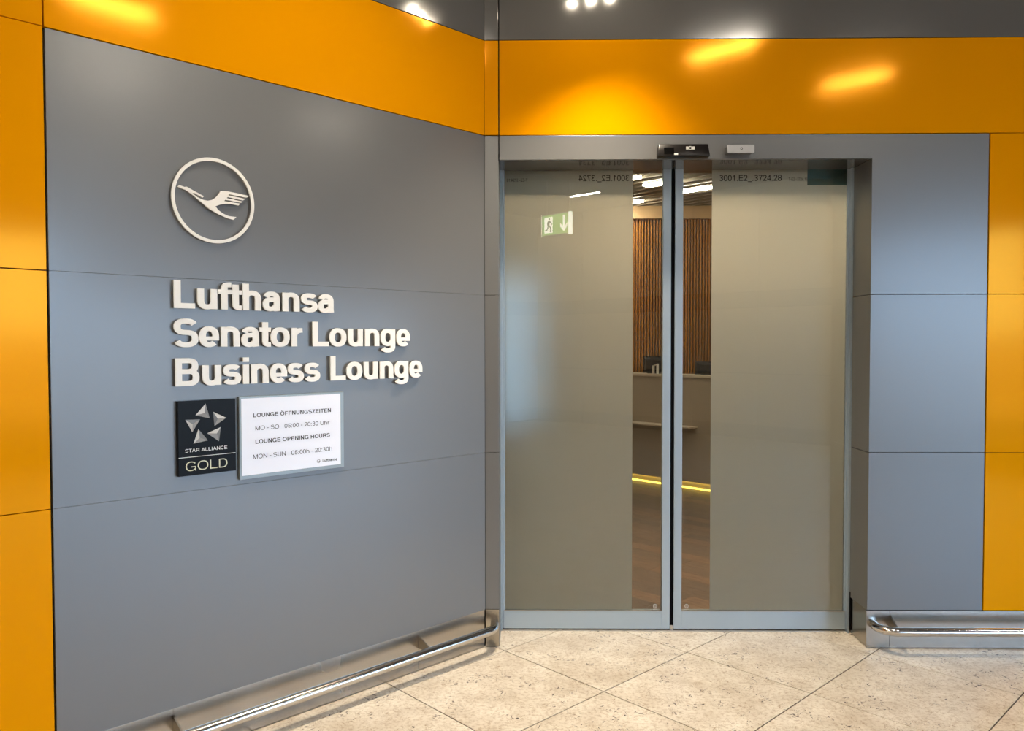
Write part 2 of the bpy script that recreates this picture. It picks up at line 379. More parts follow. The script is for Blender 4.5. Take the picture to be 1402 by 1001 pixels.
        yb = cy - h * .30; g.stroke([(b - v / 2, yb)] + el(m, cy, rx, ry, 2, 316, 32))
        g.rect(a + v * .5, b - v * .0 - .002, yb - h * .45, yb + h * .35)
    elif ch == 'n': g.rect(x0, x0 + v, 0, XH); arch(x0, x1, XH)
    elif ch == 'h': g.rect(x0, x0 + v, 0, 1); arch(x0, x1, XH)
    elif ch == 'u':
        g.rect(x1 - v, x1, 0, XH); rx = (x1 - x0 - v) / 2; ry = min(rx, .27)
        g.stroke([(x0 + v / 2, XH)] + el((x0 + x1) / 2, ry + h / 2 - ov, rx, ry, 180, 352, 16))
    elif ch == 'r':
        g.rect(x0, x0 + v, 0, XH); b = W - .01; g.stroke(el(b, XH + .015 - h * .6 - .26, b - x0 - v / 2, .26, 178, 90, 10))
    elif ch == 'f':
        sx = .125 + v / 2; r = .15; g.stroke([(sx, 0), (sx, 1 - r - h / 2)] + el(sx + r, 1 - r - h / 2 + .01, r, r, 180, 90, 8)[1:] + [(W + .01, 1 - h / 2 + .01)]); g.rect(.02, W - .01, XH - h * .9, XH)
    elif ch == 't':
        sx = .125 + v / 2; r = .13; g.stroke([(sx, .94), (sx, r + h / 2)] + el(sx + r, r + h / 2 - .01, r, r, 180, 270, 8)[1:] + [(W - .02, h / 2 - .01)]); g.rect(.02, W - .01, XH - h * .9, XH)
    elif ch == 'a':
        a, b = .05, W - .085; rt = (b - a - v) / 2 - .01; m = b - v / 2 - rt; cy = XH + ov - h / 2 - .19
        g.stroke(el(m, cy, rt, .19, 165, 0, 16) + [(b - v / 2, .12), (b - v / 2 + .015, 0)])
        cb = h / 2 - ov; ct = .43; rb = (ct - cb) / 2
        g.stroke([(b - v / 2, ct + .02)] + el(a + v / 2 + .17, (ct + cb) / 2, .17, rb, 86, 270, 14) + [(m + .06, cb + .015), (b - v * .7, .17)])
    elif ch == 'g':
        b = W - .085; a = .05; mx = (a + b) / 2; g.stroke(el(mx, XH / 2 + .01, (b - a - v) / 2, (XH + ov - h) / 2, 0, 360, 36)[:-1], True)
        g.rect(b - v, b, -.02, XH); g.stroke([(b - v / 2, 0)] + el(mx, -.02, (b - a - v) / 2, .26 - h / 2, 0, -155, 16))
    elif ch in '0': ring(.045, W - .045, -ov, 1 + ov)
    elif ch == '1': g.rect(.36, .36 + v, 0, 1); g.poly((.14, .70), (.36, .78), (.36 + v, 1), (.36 + v * .2, 1), (.30, .88), (.14, .83))
    elif ch == '2': g.stroke(el(W / 2, .70, .30 - v / 2 + .02, .30 - h / 2 + .01, 170, -40, 18) + [(.1 + v / 2, h * .8)]); g.rect(.06, W - .06, 0, h)
    elif ch == '3':
        g.stroke(el(W / 2 - .01, .745, .28 - v / 2 + .02, .25 - h / 2 + .012, 160, -90, 16) + [(.30, .505)]); g.stroke([(.30, .505), (W / 2, .505)] + el(W / 2 - .01, .262, .32 - v / 2 + .01, .25 - h / 2 + .02, 80, -160, 18))
    elif ch == '4': g.rect(.47, .47 + v, 0, 1); g.rect(.04, W - .03, .22, .22 + h); g.bar(.04, .22 + h * .9, .47, 1, v)
    elif ch == '5': g.rect(.17, W - .09, 1 - h, 1); g.poly((.13, .45), (.13 + v * .9, .48), (.17 + v, 1), (.17, 1)); g.stroke([(.14 + v * .4, .50)] + el(W / 2 - .01, .325, .32 - v / 2, .325 - h / 2, 125, -160, 20))
    elif ch == '6': ring(.045, W - .045, -ov, .62); g.stroke([(.045 + v / 2, .30)] + el(W / 2 + .01, .62, W / 2 - .045 - v / 2, .38 - h / 2 + ov, 180, 28, 14))
    elif ch == '7': g.rect(.05, W - .05, 1 - h, 1); g.stroke([(W - .06 - v / 2, 1 - h), (.43, .52), (.28 + v / 4, 0)])
    elif ch == '8': ring(.07, W - .07, .49 - h / 2 + .01, 1 + ov); ring(.045, W - .045, -ov, .49 + h / 2 + .01)
    elif ch == '9': ring(.045, W - .045, .38, 1 + ov); g.stroke([(W - .045 - v / 2, .7)] + el(W / 2 - .01, .38, W / 2 - .045 - v / 2, .38 - h / 2 + ov, 0, -152, 14))
    elif ch == '-': g.rect(.04, W - .04, .33, .33 + h)
    elif ch == ':': g.rect(.1, .1 + v * 1.1, 0, v * 1.1); g.rect(.1, .1 + v * 1.1, XH - v * 1.1, XH)
    elif ch == '.': g.rect(.1, .1 + v * 1.1, 0, v * 1.1)
    elif ch == '_': g.rect(0, W, -.2, -.2 + h)
    return g.P
def layout(s, v, h, tight=0.):
    """polygons of every glyph of a line and its left and right ink edge"""
    x = 0; out = []
    for ch in s:
        out.append([(k, [(p[0] + x, p[1]) for p in q]) for k, q in glyph(ch, v, h)] if ch != ' ' else []); x += ADV[ch] - (tight if ch != ' ' else 0)
    xs = [p[0] for gl in out for k, q in gl for p in q]
    return out, min(xs), max(xs)
def text_mb(s, a0, a1, zb, cap, y0, depth=0., bold=(.15, .13), mirror=False, only=None):
    """text set between a0 and a1, baseline zb, capital height cap, front face at y0, thickness depth"""
    gl, x0, x1 = layout(s, *bold, tight=.075 if bold[0] > .2 else 0.); sx = (a1 - a0) / (x1 - x0)
    X = lambda x: (a1 - (x - x0) * sx) if mirror else (a0 + (x - x0) * sx)
    mb = MB()
    for i, g_ in enumerate(gl):
        if only is not None and i != only: continue
        for k, q in g_:
            pts = [(X(p[0]), zb + p[1] * cap) for p in q]; n = len(mb.v); m = len(pts); y = y0 + k * .00003
            ar = sum(pts[j][0] * pts[(j + 1) % m][1] - pts[(j + 1) % m][0] * pts[j][1] for j in range(m))
            if ar < 0: pts.reverse()
            mb.v += [(p[0], y, p[1]) for p in pts]; mb.f.append(tuple(range(n, n + m)))
            if depth > 0:
                mb.v += [(p[0], y0 + depth, p[1]) for p in pts]; mb.f.append(tuple(range(n + m, n + 2 * m))[::-1])
                mb.f += [(n + j, n + m + j, n + m + (j + 1) % m, n + (j + 1) % m) for j in range(m)]
    return mb
def flat_text(name, s, frame_root, material, a0, a1, zb, cap, y0, bold=(.15, .13), mirror=False, label=None):
    mb = text_mb(s, a0, a1, zb, cap, y0, 0., bold, mirror)
    p = frame_root
    while p.parent: p = p.parent
    b = Vector(p['base'])
    o = bpy.data.objects.new(name, mesh_from(name, [tuple(Vector(q) - b) for q in mb.v], mb.f, material, fixn=False)); COL.objects.link(o); o.parent = frame_root
    return tag(o, label)

# ================================================================== SETTING
G = .0016     # half of a fine joint
def panel(rt_, x0, x1, z0, z1, material, y0=0., th=.02, l=G, r=G, b=G, t=G, bev=.0008):
    return part('panel', MB().box(x0 + l, x1 - r, y0, y0 + th, z0 + b, z1 - t), material, rt_, bev=bev)
# ---- angled wall on the left (front at local y = 0, x from the corner leftwards is negative)
wl = root('wall_left', LEFT, (0, 0, 0), 'angled wall of grey and orange metal panels left of the doors', 'wall', kind='structure')
part('backing', MB().box(-7.7, .10, .021, .25, 0, HC), DARK, wl)
GO = .0035
for z0, z1 in ((Z1, Z2), (Z2, Z3), (Z3, Z4)):
    panel(wl, -SL, 0, z0, z1, GREY, l=GO, r=.001, t=GO if z1 == Z4 else .0004, b=.0004, bev=.0005)
for x1, x0 in ((-SL, -SL - 1.2), (-SL - 1.2, -SL - 2.4), (-SL - 2.4, -7.7)):
    for z0, z1 in ((Z1, Z2), (Z2, Z3), (Z3, Z4), (Z4, Z5), (Z5, HC)):
        panel(wl, x0, x1, z0, z1, ORANGE if z0 < Z5 else GREYT, r=GO if x1 == -SL else G)
panel(wl, -SL, 0, Z4, Z5, ORANGE, r=.001, b=.0005); panel(wl, -SL, 0, Z5, HC, GREYT, r=.001)
SK = [-7.7, -5.1, -3.9, -2.673, -1.5446, -.417, 0]
for x0, x1 in zip(SK[:-1], SK[1:]):
    part('skirting', MB().box(x0 + .0008, x1 - .0008, .006, .02, .004, Z1 - .002), STEEL, wl, bev=.0006)
# ---- door wall
wb = root('wall_back', BACK, (0, 0, 0), 'front wall of grey and orange metal panels around the glass doors', 'wall', kind='structure')
for x0, x1, z0, z1 in ((XC + .03, XE - .006, 0, HC), (XE - .006, XJ + .03, ZS + .03, HC), (XJ + .03, 12.0, 0, HC)):
    part('backing', MB().box(x0, x1, .021, .25, z0, z1), DARK, wb)
for z0, z1 in ((Z1, Z2), (Z2, Z3), (Z3, Z4)): panel(wb, XC, XE, z0, z1, GREY, l=.001, r=.004, t=GO if z1 == Z4 else G)
panel(wb, XC, XE, Z4, Z5, ORANGE, l=.001, r=.004); panel(wb, XC, XE, Z5, HC, GREYT, l=.001, r=.004)
part('skirting', MB().box(XC + .001, XE - .004, .004, .02, .004, Z1 - .002), STEEL, wb, bev=.0006)
# lintel panel runs over the door and down the right side as one L-shaped sheet
part('panel', MB().prism([(XE + .002, ZS), (XJ, ZS), (XJ, Z3 + G), (XR - GO, Z3 + G), (XR - GO, Z4 - GO), (XE + .002, Z4 - GO)], 0, .02), GREY, wb, bev=.0008)
panel(wb, XE, XR + 2.4, Z4, Z5, ORANGE, l=.002, b=.0005); panel(wb, XE, XR + 2.4, Z5, HC, GREYT, l=.002)
panel(wb, XJ, XR, Z2, Z3, GREY, l=0, r=GO); panel(wb, XJ, XR, Z1, Z2, GREY, l=0, r=GO, b=.004)
for k in range(5):
    x0 = XR + 1.2 * k; x1 = XR + 1.2 * (k + 1)
    for z0, z1 in ((Z1, Z2), (Z2, Z3), (Z3, Z4)): panel(wb, x0, x1, z0, z1, ORANGE, l=GO if k == 0 else G, t=GO if z1 == Z4 else G, b=.004 if z0 == Z1 else G)
x0 = XR + 6.0
for z0, z1 in ((Z1, Z4), ): panel(wb, x0, 12., z0, z1, ORANGE)
panel(wb, XR + 2.4, 12., Z4, Z5, ORANGE); panel(wb, XR + 2.4, 12., Z5, HC, GREYT)
for x0, x1 in ((XJ, 1.837), (1.837, 3.1), (3.1, 4.4), (4.4, 12.)):
    part('skirting', MB().box(x0 + (.0008 if x0 > XJ else 0), x1 - .0008, .006, .02, .004, Z1 - .002), STEEL, wb, bev=.0006)
# reveal on the right of the doors, soffit under the lintel
RD = DY - D
for z0, z1 in ((Z1, Z2), (Z2, Z3), (Z3, ZS)):
    part('reveal_panel', MB().box(XJ + .0005, XJ + .02, .0205, RD + .03, z0 + G, z1 - G), GREY, wb, bev=.0006)
part('reveal_skirting', MB().box(XJ + .006, XJ + .02, .0205, RD - .03, .004, Z1 - .002), STEEL, wb, bev=.0006)
part('reveal_panel', MB().box(XE - .02, XE - .001, .0205, RD + .06, 0, ZS), GREY, wb)
part('soffit', MB().box(XE, XJ + .02, .0205, RD + .08, ZS + .0005, ZS + .02), SOFFIT, wb, bev=.0006)

# ---- hall floor: stone tiles on a screed
TA, TU, TV, TP = 0.7742, 0.356, -0.4989, 0.6392
fl = root('floor', WORLD, (0, 0, 0), 'hall floor of large beige shell limestone tiles laid diagonally', 'floor', kind='structure')
part('screed', MB().box(-9, 12.2, -9, DY + .004, -.10, -.0035), GROUT, fl)
ca, sa = math.cos(TA), math.sin(TA)
g = .0026
tile_me = mesh_from('tile', [tuple(q) for q in MB().box(-TP / 2 + g, TP / 2 - g, -TP / 2 + g, TP / 2 - g, -.012, 0).v], MB().box(0, 1, 0, 1, 0, 1).f, STONE, bev=.0012)
spots = []
for i in range(-16, 17):
    for j in range(-16, 17):
        u, v = (i + .5) * TP, (j + .5) * TP
        cx, cy = TU + u * ca - v * sa, D + TV + u * sa + v * ca
        if cy > DY + .40 or cx < -7 or cx > 7.5 or cy < -7: continue
        if (cx - cy - XC + D) < -.44 * 1.414 : continue          # wholly behind the angled wall
        if cy > D + .44 and not (-.4 < cx < 2.1): continue
        spots.append((math.hypot(cx - .6, cy - 2.6), cx, cy))
spots.sort()
for k, (d, cx, cy) in enumerate(spots[:250]):
    # tiles at the threshold are cut along the door line
    if cy + .46 > DY:
        bm = bmesh.new(); bm.from_mesh(tile_me)
        R = Matrix.Translation((cx, cy, 0)) @ Matrix.Rotation(TA, 4, 'Z'); inv = R.inverted()
        co = inv @ Vector((0, DY, 0)); no = (R.to_3x3().transposed() @ Vector((0, 1, 0)))
        bmesh.ops.bisect_plane(bm, geom=bm.verts[:] + bm.edges[:] + bm.faces[:], plane_co=co, plane_no=no, clear_outer=True)
        bmesh.ops.holes_fill(bm, edges=bm.edges[:])
        if not bm.verts: bm.free(); continue
        me = bpy.data.meshes.new('tile'); bm.to_mesh(me); bm.free(); me.materials.append(STONE) if not me.materials else None
    else: me = tile_me
    o = bpy.data.objects.new('tile', me); COL.objects.link(o); o.parent = fl
    o.location = (cx, cy, random.uniform(-.0004, 0)); o.rotation_euler = (0, 0, TA)
mb = MB()
for d, cx, cy in spots[250:]:
    n = len(mb.v); h = TP / 2 - g
    for zz in (-.012, 0):
        for a, b in ((-h, -h), (h, -h), (h, h), (-h, h)): mb.v.append((cx + a * ca - b * sa, cy + a * sa + b * ca, zz))
    mb.f += [tuple(n + k for k in q) for q in ((0, 3, 2, 1), (4, 5, 6, 7), (0, 1, 5, 4), (1, 2, 6, 5), (2, 3, 7, 6), (3, 0, 4, 7))]
if mb.v: part('far_tiles', mb, STONE, fl, kind='stuff')

# ---- hall ceiling, far walls and the window wall behind the camera (they light and mirror in the panels)
HALL = Matrix.Rotation(math.radians(-45), 4, 'Z')      # local x runs to the lower right of the plan, local y along the angled wall
cl = solo('ceiling', MB().box(-9, 12.2, -9, D + .25, HC, HC + .1), HALLC, WORLD, (0, 0, HC), 'dark grey hall ceiling above the entrance', 'ceiling', kind='structure')
VW = 5.6
wr = root('wall_right', HALL, (VW, 0, 0), 'window wall across the hall facing the angled sign wall', 'wall', kind='structure')
UW, UT, ZT1, ZT2 = .9, 3.1, 2.95, 2.15      # tall window bay first, then a lower band
part('parapet', MB().box(VW, VW + .2, UW, 11.2, 0, .25), HALLW, wr)
part('lintel', MB().box(VW, VW + .2, UW, UT, ZT1, HC), HALLW, wr)
part('lintel', MB().box(VW, VW + .2, UT, 11.2, ZT2, HC), HALLW, wr)
for k in range(5):
    y = -5.2 + k * 1.22
    for z0, z1, mm in ((0, .22, MULL), (.22, 1.05, HALLW), (1.05, 2.1, HALLW), (2.1, 2.35, MULL), (2.35, HC, HALLW)):
        part('panel', MB().box(VW, VW + .05, y + .008, y + 1.212, z0 + .006, z1 - .006), mm, wr)
part('backing', MB().box(VW + .05, VW + .2, -5.2, UW, 0, HC), DARK, wr)
wn = root('window_1', HALL, (VW, 0, .25), 'long glazed window wall with grey mullions across the hall', 'window', kind='structure')
for y, zt in ((UW + .03, ZT1), (UW + 1.1, ZT1), (UT, ZT1), (4.5, ZT2), (5.9, ZT2), (7.3, ZT2), (8.7, ZT2), (10.1, ZT2), (11.15, ZT2)):
    part('mullion', MB().box(VW + .02, VW + .14, y - .03, y + .03, .25, zt), MULL, wn)
part('transom', MB().box(VW + .03, VW + .12, UW, 11.2, .95, 1.0), MULL, wn)
wf = root('wall_front', HALL, (0, -5.2, 0), 'hall end wall of pale beige panels behind the photographer', 'wall', kind='structure')
for x0, x1 in ((-3.1, -1.0), (-1.0, 1.2), (1.2, 3.4), (3.4, VW)):
    for z0, z1, mm in ((0, .22, MULL), (.22, 2.1, HALLW), (2.1, 2.35, MULL), (2.35, HC, HALLW)):
        part('panel', MB().box(x0 + .008, x1 - .008, -5.2, -5.16, z0 + .006, z1 - .006), mm, wf)
part('backing', MB().box(-3.1, VW + .2, -5.4, -5.2, 0, HC), DARK, wf)

# ---- lounge shell behind the doors
lf = root('floor', WORLD, (0, DY + .03, 0), 'dark oak parquet floor inside the lounge behind the doors', 'floor', kind='structure')
part('screed', MB().box(-3.2, 7.2, DY + .005, 12.2, -.10, -.008), GROUT, lf)
PW, PL = .135, 1.25
pm = mesh_from('plank', MB().box(0, PL - .002, 0, PW - .0015, -.012, 0).v, MB().box(0, 1, 0, 1, 0, 1).f, PARQ)
npl = 0
def plank(cx, cy, me):
    o = bpy.data.objects.new('plank', me); COL.objects.link(o); o.parent = lf
    o.location = (cx, cy - DY - .03, 0); o.rotation_euler = (0, 0, math.radians(-45)); return o
r = 0
u = 2.2
while u < UC * s2 + .2:
    off = (r * .47) % 1. * PL
    for k in range(-4, 5):
        x = k * PL - off                             # along the plank (1,-1) direction
        ex = [(x + a) * s2 + (u + b) * s2 for a in (0, PL) for b in (0, PW)]
        ey = [-(x + a) * s2 + (u + b) * s2 for a in (0, PL) for b in (0, PW)]
        if max(ey) < DY + .02 or min(ex) > 3.4 or max(ex) < -1.5: continue
        cx, cy = x * s2 + u * s2, -x * s2 + u * s2
        me = pm
        if min(ey) < DY + .02:
            bm = bmesh.new(); bm.from_mesh(pm); R = Matrix.Translation((cx, cy, 0)) @ Matrix.Rotation(math.radians(-45), 4, 'Z')
            bmesh.ops.bisect_plane(bm, geom=bm.verts[:] + bm.edges[:] + bm.faces[:], plane_co=R.inverted() @ Vector((0, DY + .012, 0)), plane_no=R.to_3x3().transposed() @ Vector((0, -1, 0)), clear_outer=True)
            bmesh.ops.holes_fill(bm, edges=bm.edges[:])
            if len(bm.verts) < 4: bm.free(); continue
            me = bpy.data.meshes.new('plank'); bm.to_mesh(me); bm.free()
            if not me.materials: me.materials.append(PARQ)
        plank(cx, cy, me); npl += 1
    u += PW; r += 1
ZL = 3.13
lc = root('ceiling', CNT, (0, 0, ZL), 'lounge ceiling of fine parallel metal baffles', 'ceiling', kind='structure')
solo('ceiling', MB().box(.04, 7.2, DY + .02, 12.2, ZL + .12, ZL + .2).box(-.44, .04, DY + .02, 4.56, ZL + .12, ZL + .2), CEILD, WORLD, (2, 8, ZL + .12), 'dark void above the lounge ceiling baffles', 'ceiling', kind='structure')
mb = MB()
y = 1.62
while y > -5.6:
    xm = (UC / 2 + y * s2 - DY - .26) / s2
    xn = (.10 - UC / 2) / s2 - y
    if xm > xn: mb.box(xn, min(5.5, xm), y, y + .034, ZL, ZL + .06)
    y -= .150
part('baffles', mb, BAFF, lc, kind='stuff')
# walls of the lounge
l1 = root('wall_back', CNT, (0, 1.72, 0), 'wall of narrow vertical orange brown wood slats behind the reception', 'wall', kind='structure')
XS = -4.40   # where the slat wall turns parallel to the doors (local x on the counter line)
part('backing', MB().box(XS, 6.0, 1.76, 1.9, 0, ZL + .12), DARK, l1)
mb = MB(); x = XS
while x < -1.0:
    mb.box(x, x + .018, 1.72, 1.76, 0, 2.99); x += .034
part('slats', mb, SLAT, l1, kind='stuff')
part('fascia', MB().box(XS, 6.0, 1.66, 1.77, 2.985, ZL), TRIMW, l1)
cor = CNT @ Vector((XS, 1.72, 0))
l2 = root('wall_back', WORLD, (cor.x, cor.y, 0), 'short return of wood slats parallel to the doors', 'wall', kind='structure')
part('backing', MB().box(.04, cor.x, cor.y + .04, cor.y + .2, 0, ZL + .12), DARK, l2)
mb = MB(); x = cor.x - .03
while x > .12:
    mb.box(x, x + .018, cor.y, cor.y + .04, 0, 2.99); x -= .034
part('slats', mb, SLAT, l2, kind='stuff')
part('fascia', MB().box(.12, cor.x + .02, cor.y - .06, cor.y + .06, 2.985, ZL), TRIMW, l2)
l3 = root('wall_left', WORLD, (-.4, 5, 0), 'white side wall inside the lounge left of the doors', 'wall', kind='structure')
part('plaster', MB().box(-.44, -.34, DY + .03, 4.56, 0, ZL + .2), WALLW, l3)
part('plaster', MB().box(-.34, .12, 4.46, 4.56, 0, 1.15).box(-.34, .12, 4.46, 4.56, 2.0, ZL + .2).box(.04, .12, 4.46, 4.56, 1.15, 2.0), WALLW, l3)
part('plaster', MB().box(.04, .12, 4.56, 10.2, 0, ZL + .2), WALLW, l3)
l4 = root('wall_right', WORLD, (3.4, 5, 0), 'warm side wall inside the lounge right of the doors', 'wall', kind='structure')
part('plaster', MB().box(XJ + .32, 7.2, DY + .06, DY + .25, 0, ZL + .2).box(6.6, 6.7, DY + .2, 8.0, 0, ZL + .2), WALLW, l4)
part('plaster', MB().box(-.4, XJ + .4, DY + .02, DY + .05, ZS + .07, ZL + .2), CEILD, l4)
wn2 = root('window_2', WORLD, (-.15, 4.51, 1.15), 'daylit window just inside the doors, blurred by the left frosted film', 'window', kind='structure')
for q in ((-.34, -.31, 1.15, 2.0), (.01, .04, 1.15, 2.0), (-.31, .01, 1.15, 1.18), (-.31, .01, 1.97, 2.0)):
    part('window_frame', MB().box(q[0], q[1], 4.48, 4.54, q[2], q[3]), MULL, wn2)
part('pane', MB().box(-.31, .01, 4.505, 4.515, 1.18, 1.97), WGLASS, wn2)

# ================================================================== SLIDING DOORS
def door(name, x0, x1, left, label):
    d = root(name, WORLD, (x0, DY, 0), label, 'sliding door', kind='structure')
    yg = DY
    m0, m1 = (x1 - .042, x1) if left else (x0, x0 + .042)       # meeting stile
    e0, e1 = (x0, x0 + .012) if left else (x1 - .012, x1)       # outer edge profile
    g0, g1 = (x0 + .004, m0) if left else (m1, x1 - .004)
    part('pane', MB().box(g0, g1, yg, yg + .008, .10, ZS + .05), GLASS, d)
    part('stile', MB().box(m0, m1, yg - .008, yg + .03, .012, ZS + .06), ALU, d, bev=.0015, label='meeting stile of brushed aluminium')
    part('stile', MB().box(e0, e1, yg - .004, yg + .03, .012, ZS + .06), ALU, d, bev=.001)
    part('bottom_rail', MB().box(g0, g1, yg - .008, yg + .03, .012, .1065), ALU, d, bev=.0015)
    part('glazing_bead', MB().box(g0, g1, yg - .010, yg + .002, .1065, .110), ALUB, d)
    f0, f1 = (g0, .5815) if left else (.996, g1)
    part('frosted_film', MB().box(f0, f1, yg + .0085, yg + .0095, .11, ZS + .05), FILM, d)
    s0, s1 = (x1, x1 + .009) if left else (x0 - .009, x0)
    part('rubber_seal', MB().box(s0, s1, yg - .002, yg + .025, .03, ZS + .05), RUBBER, d)
    cx = (m0 - .035) if left else (m1 + .029)
    part('etched_mark', MB().ring(cx, .132, .0105, .0085, yg - .0006, yg - .0001, 24).box(cx - .0045, cx - .0035, yg - .0006, yg - .0001, .125, .139).box(cx + .0035, cx + .0045, yg - .0006, yg - .0001, .125, .139).box(cx - .0005, cx + .0005, yg - .0006, yg - .0001, .125, .139).box(cx - .010, cx + .010, yg - .0006, yg - .0001, .1135, .1165), ETCH, d)
    return d
dl = door('door_1', -.1065, .7805, True, 'left leaf of the sliding glass door with frosted film')
dr = door('door_2', .8005, 1.7115, False, 'right leaf of the sliding glass door with frosted film')
ty = DY - .0008
flat_text('lettering', '3001.E2_.3724', dl, INK, .296, .5595, 2.383, .031, ty, (.15, .13), mirror=True, label='black numbers printed in reverse')
flat_text('small_lettering', 'T-E2--3724.16', dl, INK, -.082, .027, 2.381, .016, ty, (.13, .12), mirror=True)
flat_text('lettering', '3001.E2_.3724.28', dr, INK, 1.033, 1.357, 2.3805, .031, ty, (.15, .13), label='black numbers printed on the glass')
flat_text('small_lettering', 'T-E2--3724.16', dr, INK, 1.393, 1.492, 2.380, .016, ty, (.13, .12))
part('corner_shade', MB().box(1.494, 1.706, DY + .0081, DY + .0084, 2.358, ZS + .04), TEALF, dr, label='dark teal sheet painting the shade in the top corner')  # shade and jamb reflection painted as a dark teal sheet
tr_ = root('trim_1', WORLD, (0, DY, 0), 'aluminium frame and threshold around the sliding doors', 'door frame', kind='structure')
part('jamb_profile', MB().box(XJ - .010, XJ + .001, DY - .030, DY + .04, 0, ZS + .02), ALU, tr_, bev=.001)
part('jamb_profile', MB().box(XE - .002, XE + .008, DY - .012, DY + .04, 0, ZS + .02), ALU, tr_, bev=.001)
part('threshold', MB().box(XE, XJ, DY - .012, DY + .04, 0, .006), ALUB, tr_)
part('floor_guide', MB().box(.782, .799, DY - .006, DY + .02, .006, .03), ALUB, tr_, bev=.001)
part('gap_backing', MB().box(.779, .802, DY + .028, DY + .034, 0, ZS + .05), RUBBER, tr_)
part('slot_cover', MB().box(XJ - .0006, XJ + .004, RD * 0 + DY - .042, DY - .031, .02, Z1 + .03), RUBBER, tr_)

# ================================================================== THINGS ON THE DOOR WALL
t = root('door_sensor', BACK, (.80, 0, ZS), 'black wedge-shaped motion sensor fixed above the door gap', 'sensor')
mb = MB(); X0, X1 = .660, .915
v = [(X0, 0), (X1, 0), (X1, .060), (X0 + .012, .064)]
def wedge(x0, x1, z0, z1, d0, d1, inset):
    m = MB()
    m.v = [(x0, 0, z0), (x1, 0, z0), (x1, -d0, z0), (x0, -d0, z0), (x0 + inset, 0, z1), (x1 - inset, 0, z1), (x1 - inset, -d1, z1), (x0 + inset, -d1, z1)]
    m.f = [(0, 3, 2, 1), (4, 5, 6, 7), (0, 1, 5, 4), (1, 2, 6, 5), (2, 3, 7, 6), (3, 0, 4, 7)]
    return m
part('housing', wedge(X0, X1, ZS + .002, ZS + .066, .055, .036, .006), SENSOR, t, bev=.006, smooth=True)
part('sensor_window', MB().box(X0 + .03, X0 + .078, -.0535, -.049, ZS + .010, ZS + .045), SENSOR2, t, bev=.001)
part('label_plate', MB().box(X0 + .138, X0 + .150, -.0475, -.044, ZS + .036, ZS + .050).box(X0 + .168, X0 + .180, -.0475, -.044, ZS + .036, ZS + .050).ring(X0 + .159, ZS + .043, .009, .006, -.0478, -.044, 20), ETCH, t, label='pale printed emblem')
part('indicator', MB().box(X0 + .080, X0 + .098, -.0545, -.050, ZS + .008, ZS + .016), WPRINT, t, bev=.001)
t = root('motion_detector', BACK, (1.06, 0, 2.48), 'small rectangular brushed aluminium detector right of the black sensor', 'sensor')
part('bracket', MB().box(.999, 1.124, -.052, 0, 2.460, 2.492), mat('detector_side', (.10, .10, .10), .4), t, bev=.002)
part('front_plate', MB().box(.996, 1.127, -.060, -.053, 2.454, 2.495), ALUB, t, bev=.002)
part('emblem', MB().ring(1.064, 2.4755, .0058, .0036, -.0606, -.0598, 20), SENSOR, t)

# rails: a steel tube a hand's width above the floor, bent into the wall at its ends
RO, RZ, RR = .092, .120, .021
def arc(p, c, a0, a1, r, n=10): return [(c[0] + r * math.cos(a0 + (a1 - a0) * k / n), c[1] + r * math.sin(a0 + (a1 - a0) * k / n), RZ) for k in range(n + 1)]
t = root('bumper_rail', BACK, (3, 0, RZ), 'polished steel bumper rail low on the right wall under orange and grey panels', 'rail', 'steel bumper rails along the skirting')
pts = [(1.757, .004, RZ), (1.757, -.012, RZ)] + arc(None, (1.832, -.017), math.pi, 1.5 * math.pi, .075)[0:] + [(x, -RO, RZ) for x in (2.0, 2.6, 3.2, 4.4, 6.4)]
part('tube', MB().tube(pts, RR), TUBE, t, smooth=True)
def gusset(t, x, dz=0.):
    m = MB(); m.v = [(x - .003, .004, RZ - .012), (x - .003, -RO + .01, RZ - .006), (x - .003, -RO + .012, RZ + .012), (x - .003, .004, RZ + .048)]
    m.v += [(q[0] + .006, q[1], q[2]) for q in m.v]
    m.f = [(0, 1, 2, 3), (7, 6, 5, 4), (0, 4, 5, 1), (1, 5, 6, 2), (2, 6, 7, 3), (3, 7, 4, 0)]
    part('bracket', m, STEEL, t)
for x in (1.839, 3.1, 4.4, 5.7): gusset(t, x)
t = root('bumper_rail', LEFT, (-1, 0, RZ), 'polished steel bumper rail low on the angled wall under the sign lettering', 'rail', 'steel bumper rails along the skirting')
# its right end turns into the narrow strip beside the door: that is the direction (1,1) of this frame
k45 = math.radians(45); cr = .085
x_t = -.062
pts = [(x, -RO, RZ) for x in (-5.0, -3.0, -2.0, -1.0, -.4)] + [(x_t - .02, -RO, RZ)]
c = (x_t, -RO + cr)
pts += [(c[0] + cr * math.sin(a), c[1] - cr * math.cos(a), RZ) for a in [k45 * i / 10 for i in range(11)]]
last = pts[-1]
# continue until the wall strip (local frame: wall strip plane is x = -y direction)
L = .0
W = LEFT
while (W @ Vector((last[0] + L * s2, last[1] + L * s2, RZ))).y < D + .004: L += .002
pts.append((last[0] + L * s2, last[1] + L * s2, RZ))
part('tube', MB().tube(pts, RR), TUBE, t, smooth=True)
for x in (-.417, -1.5446, -2.673): gusset(t, x)

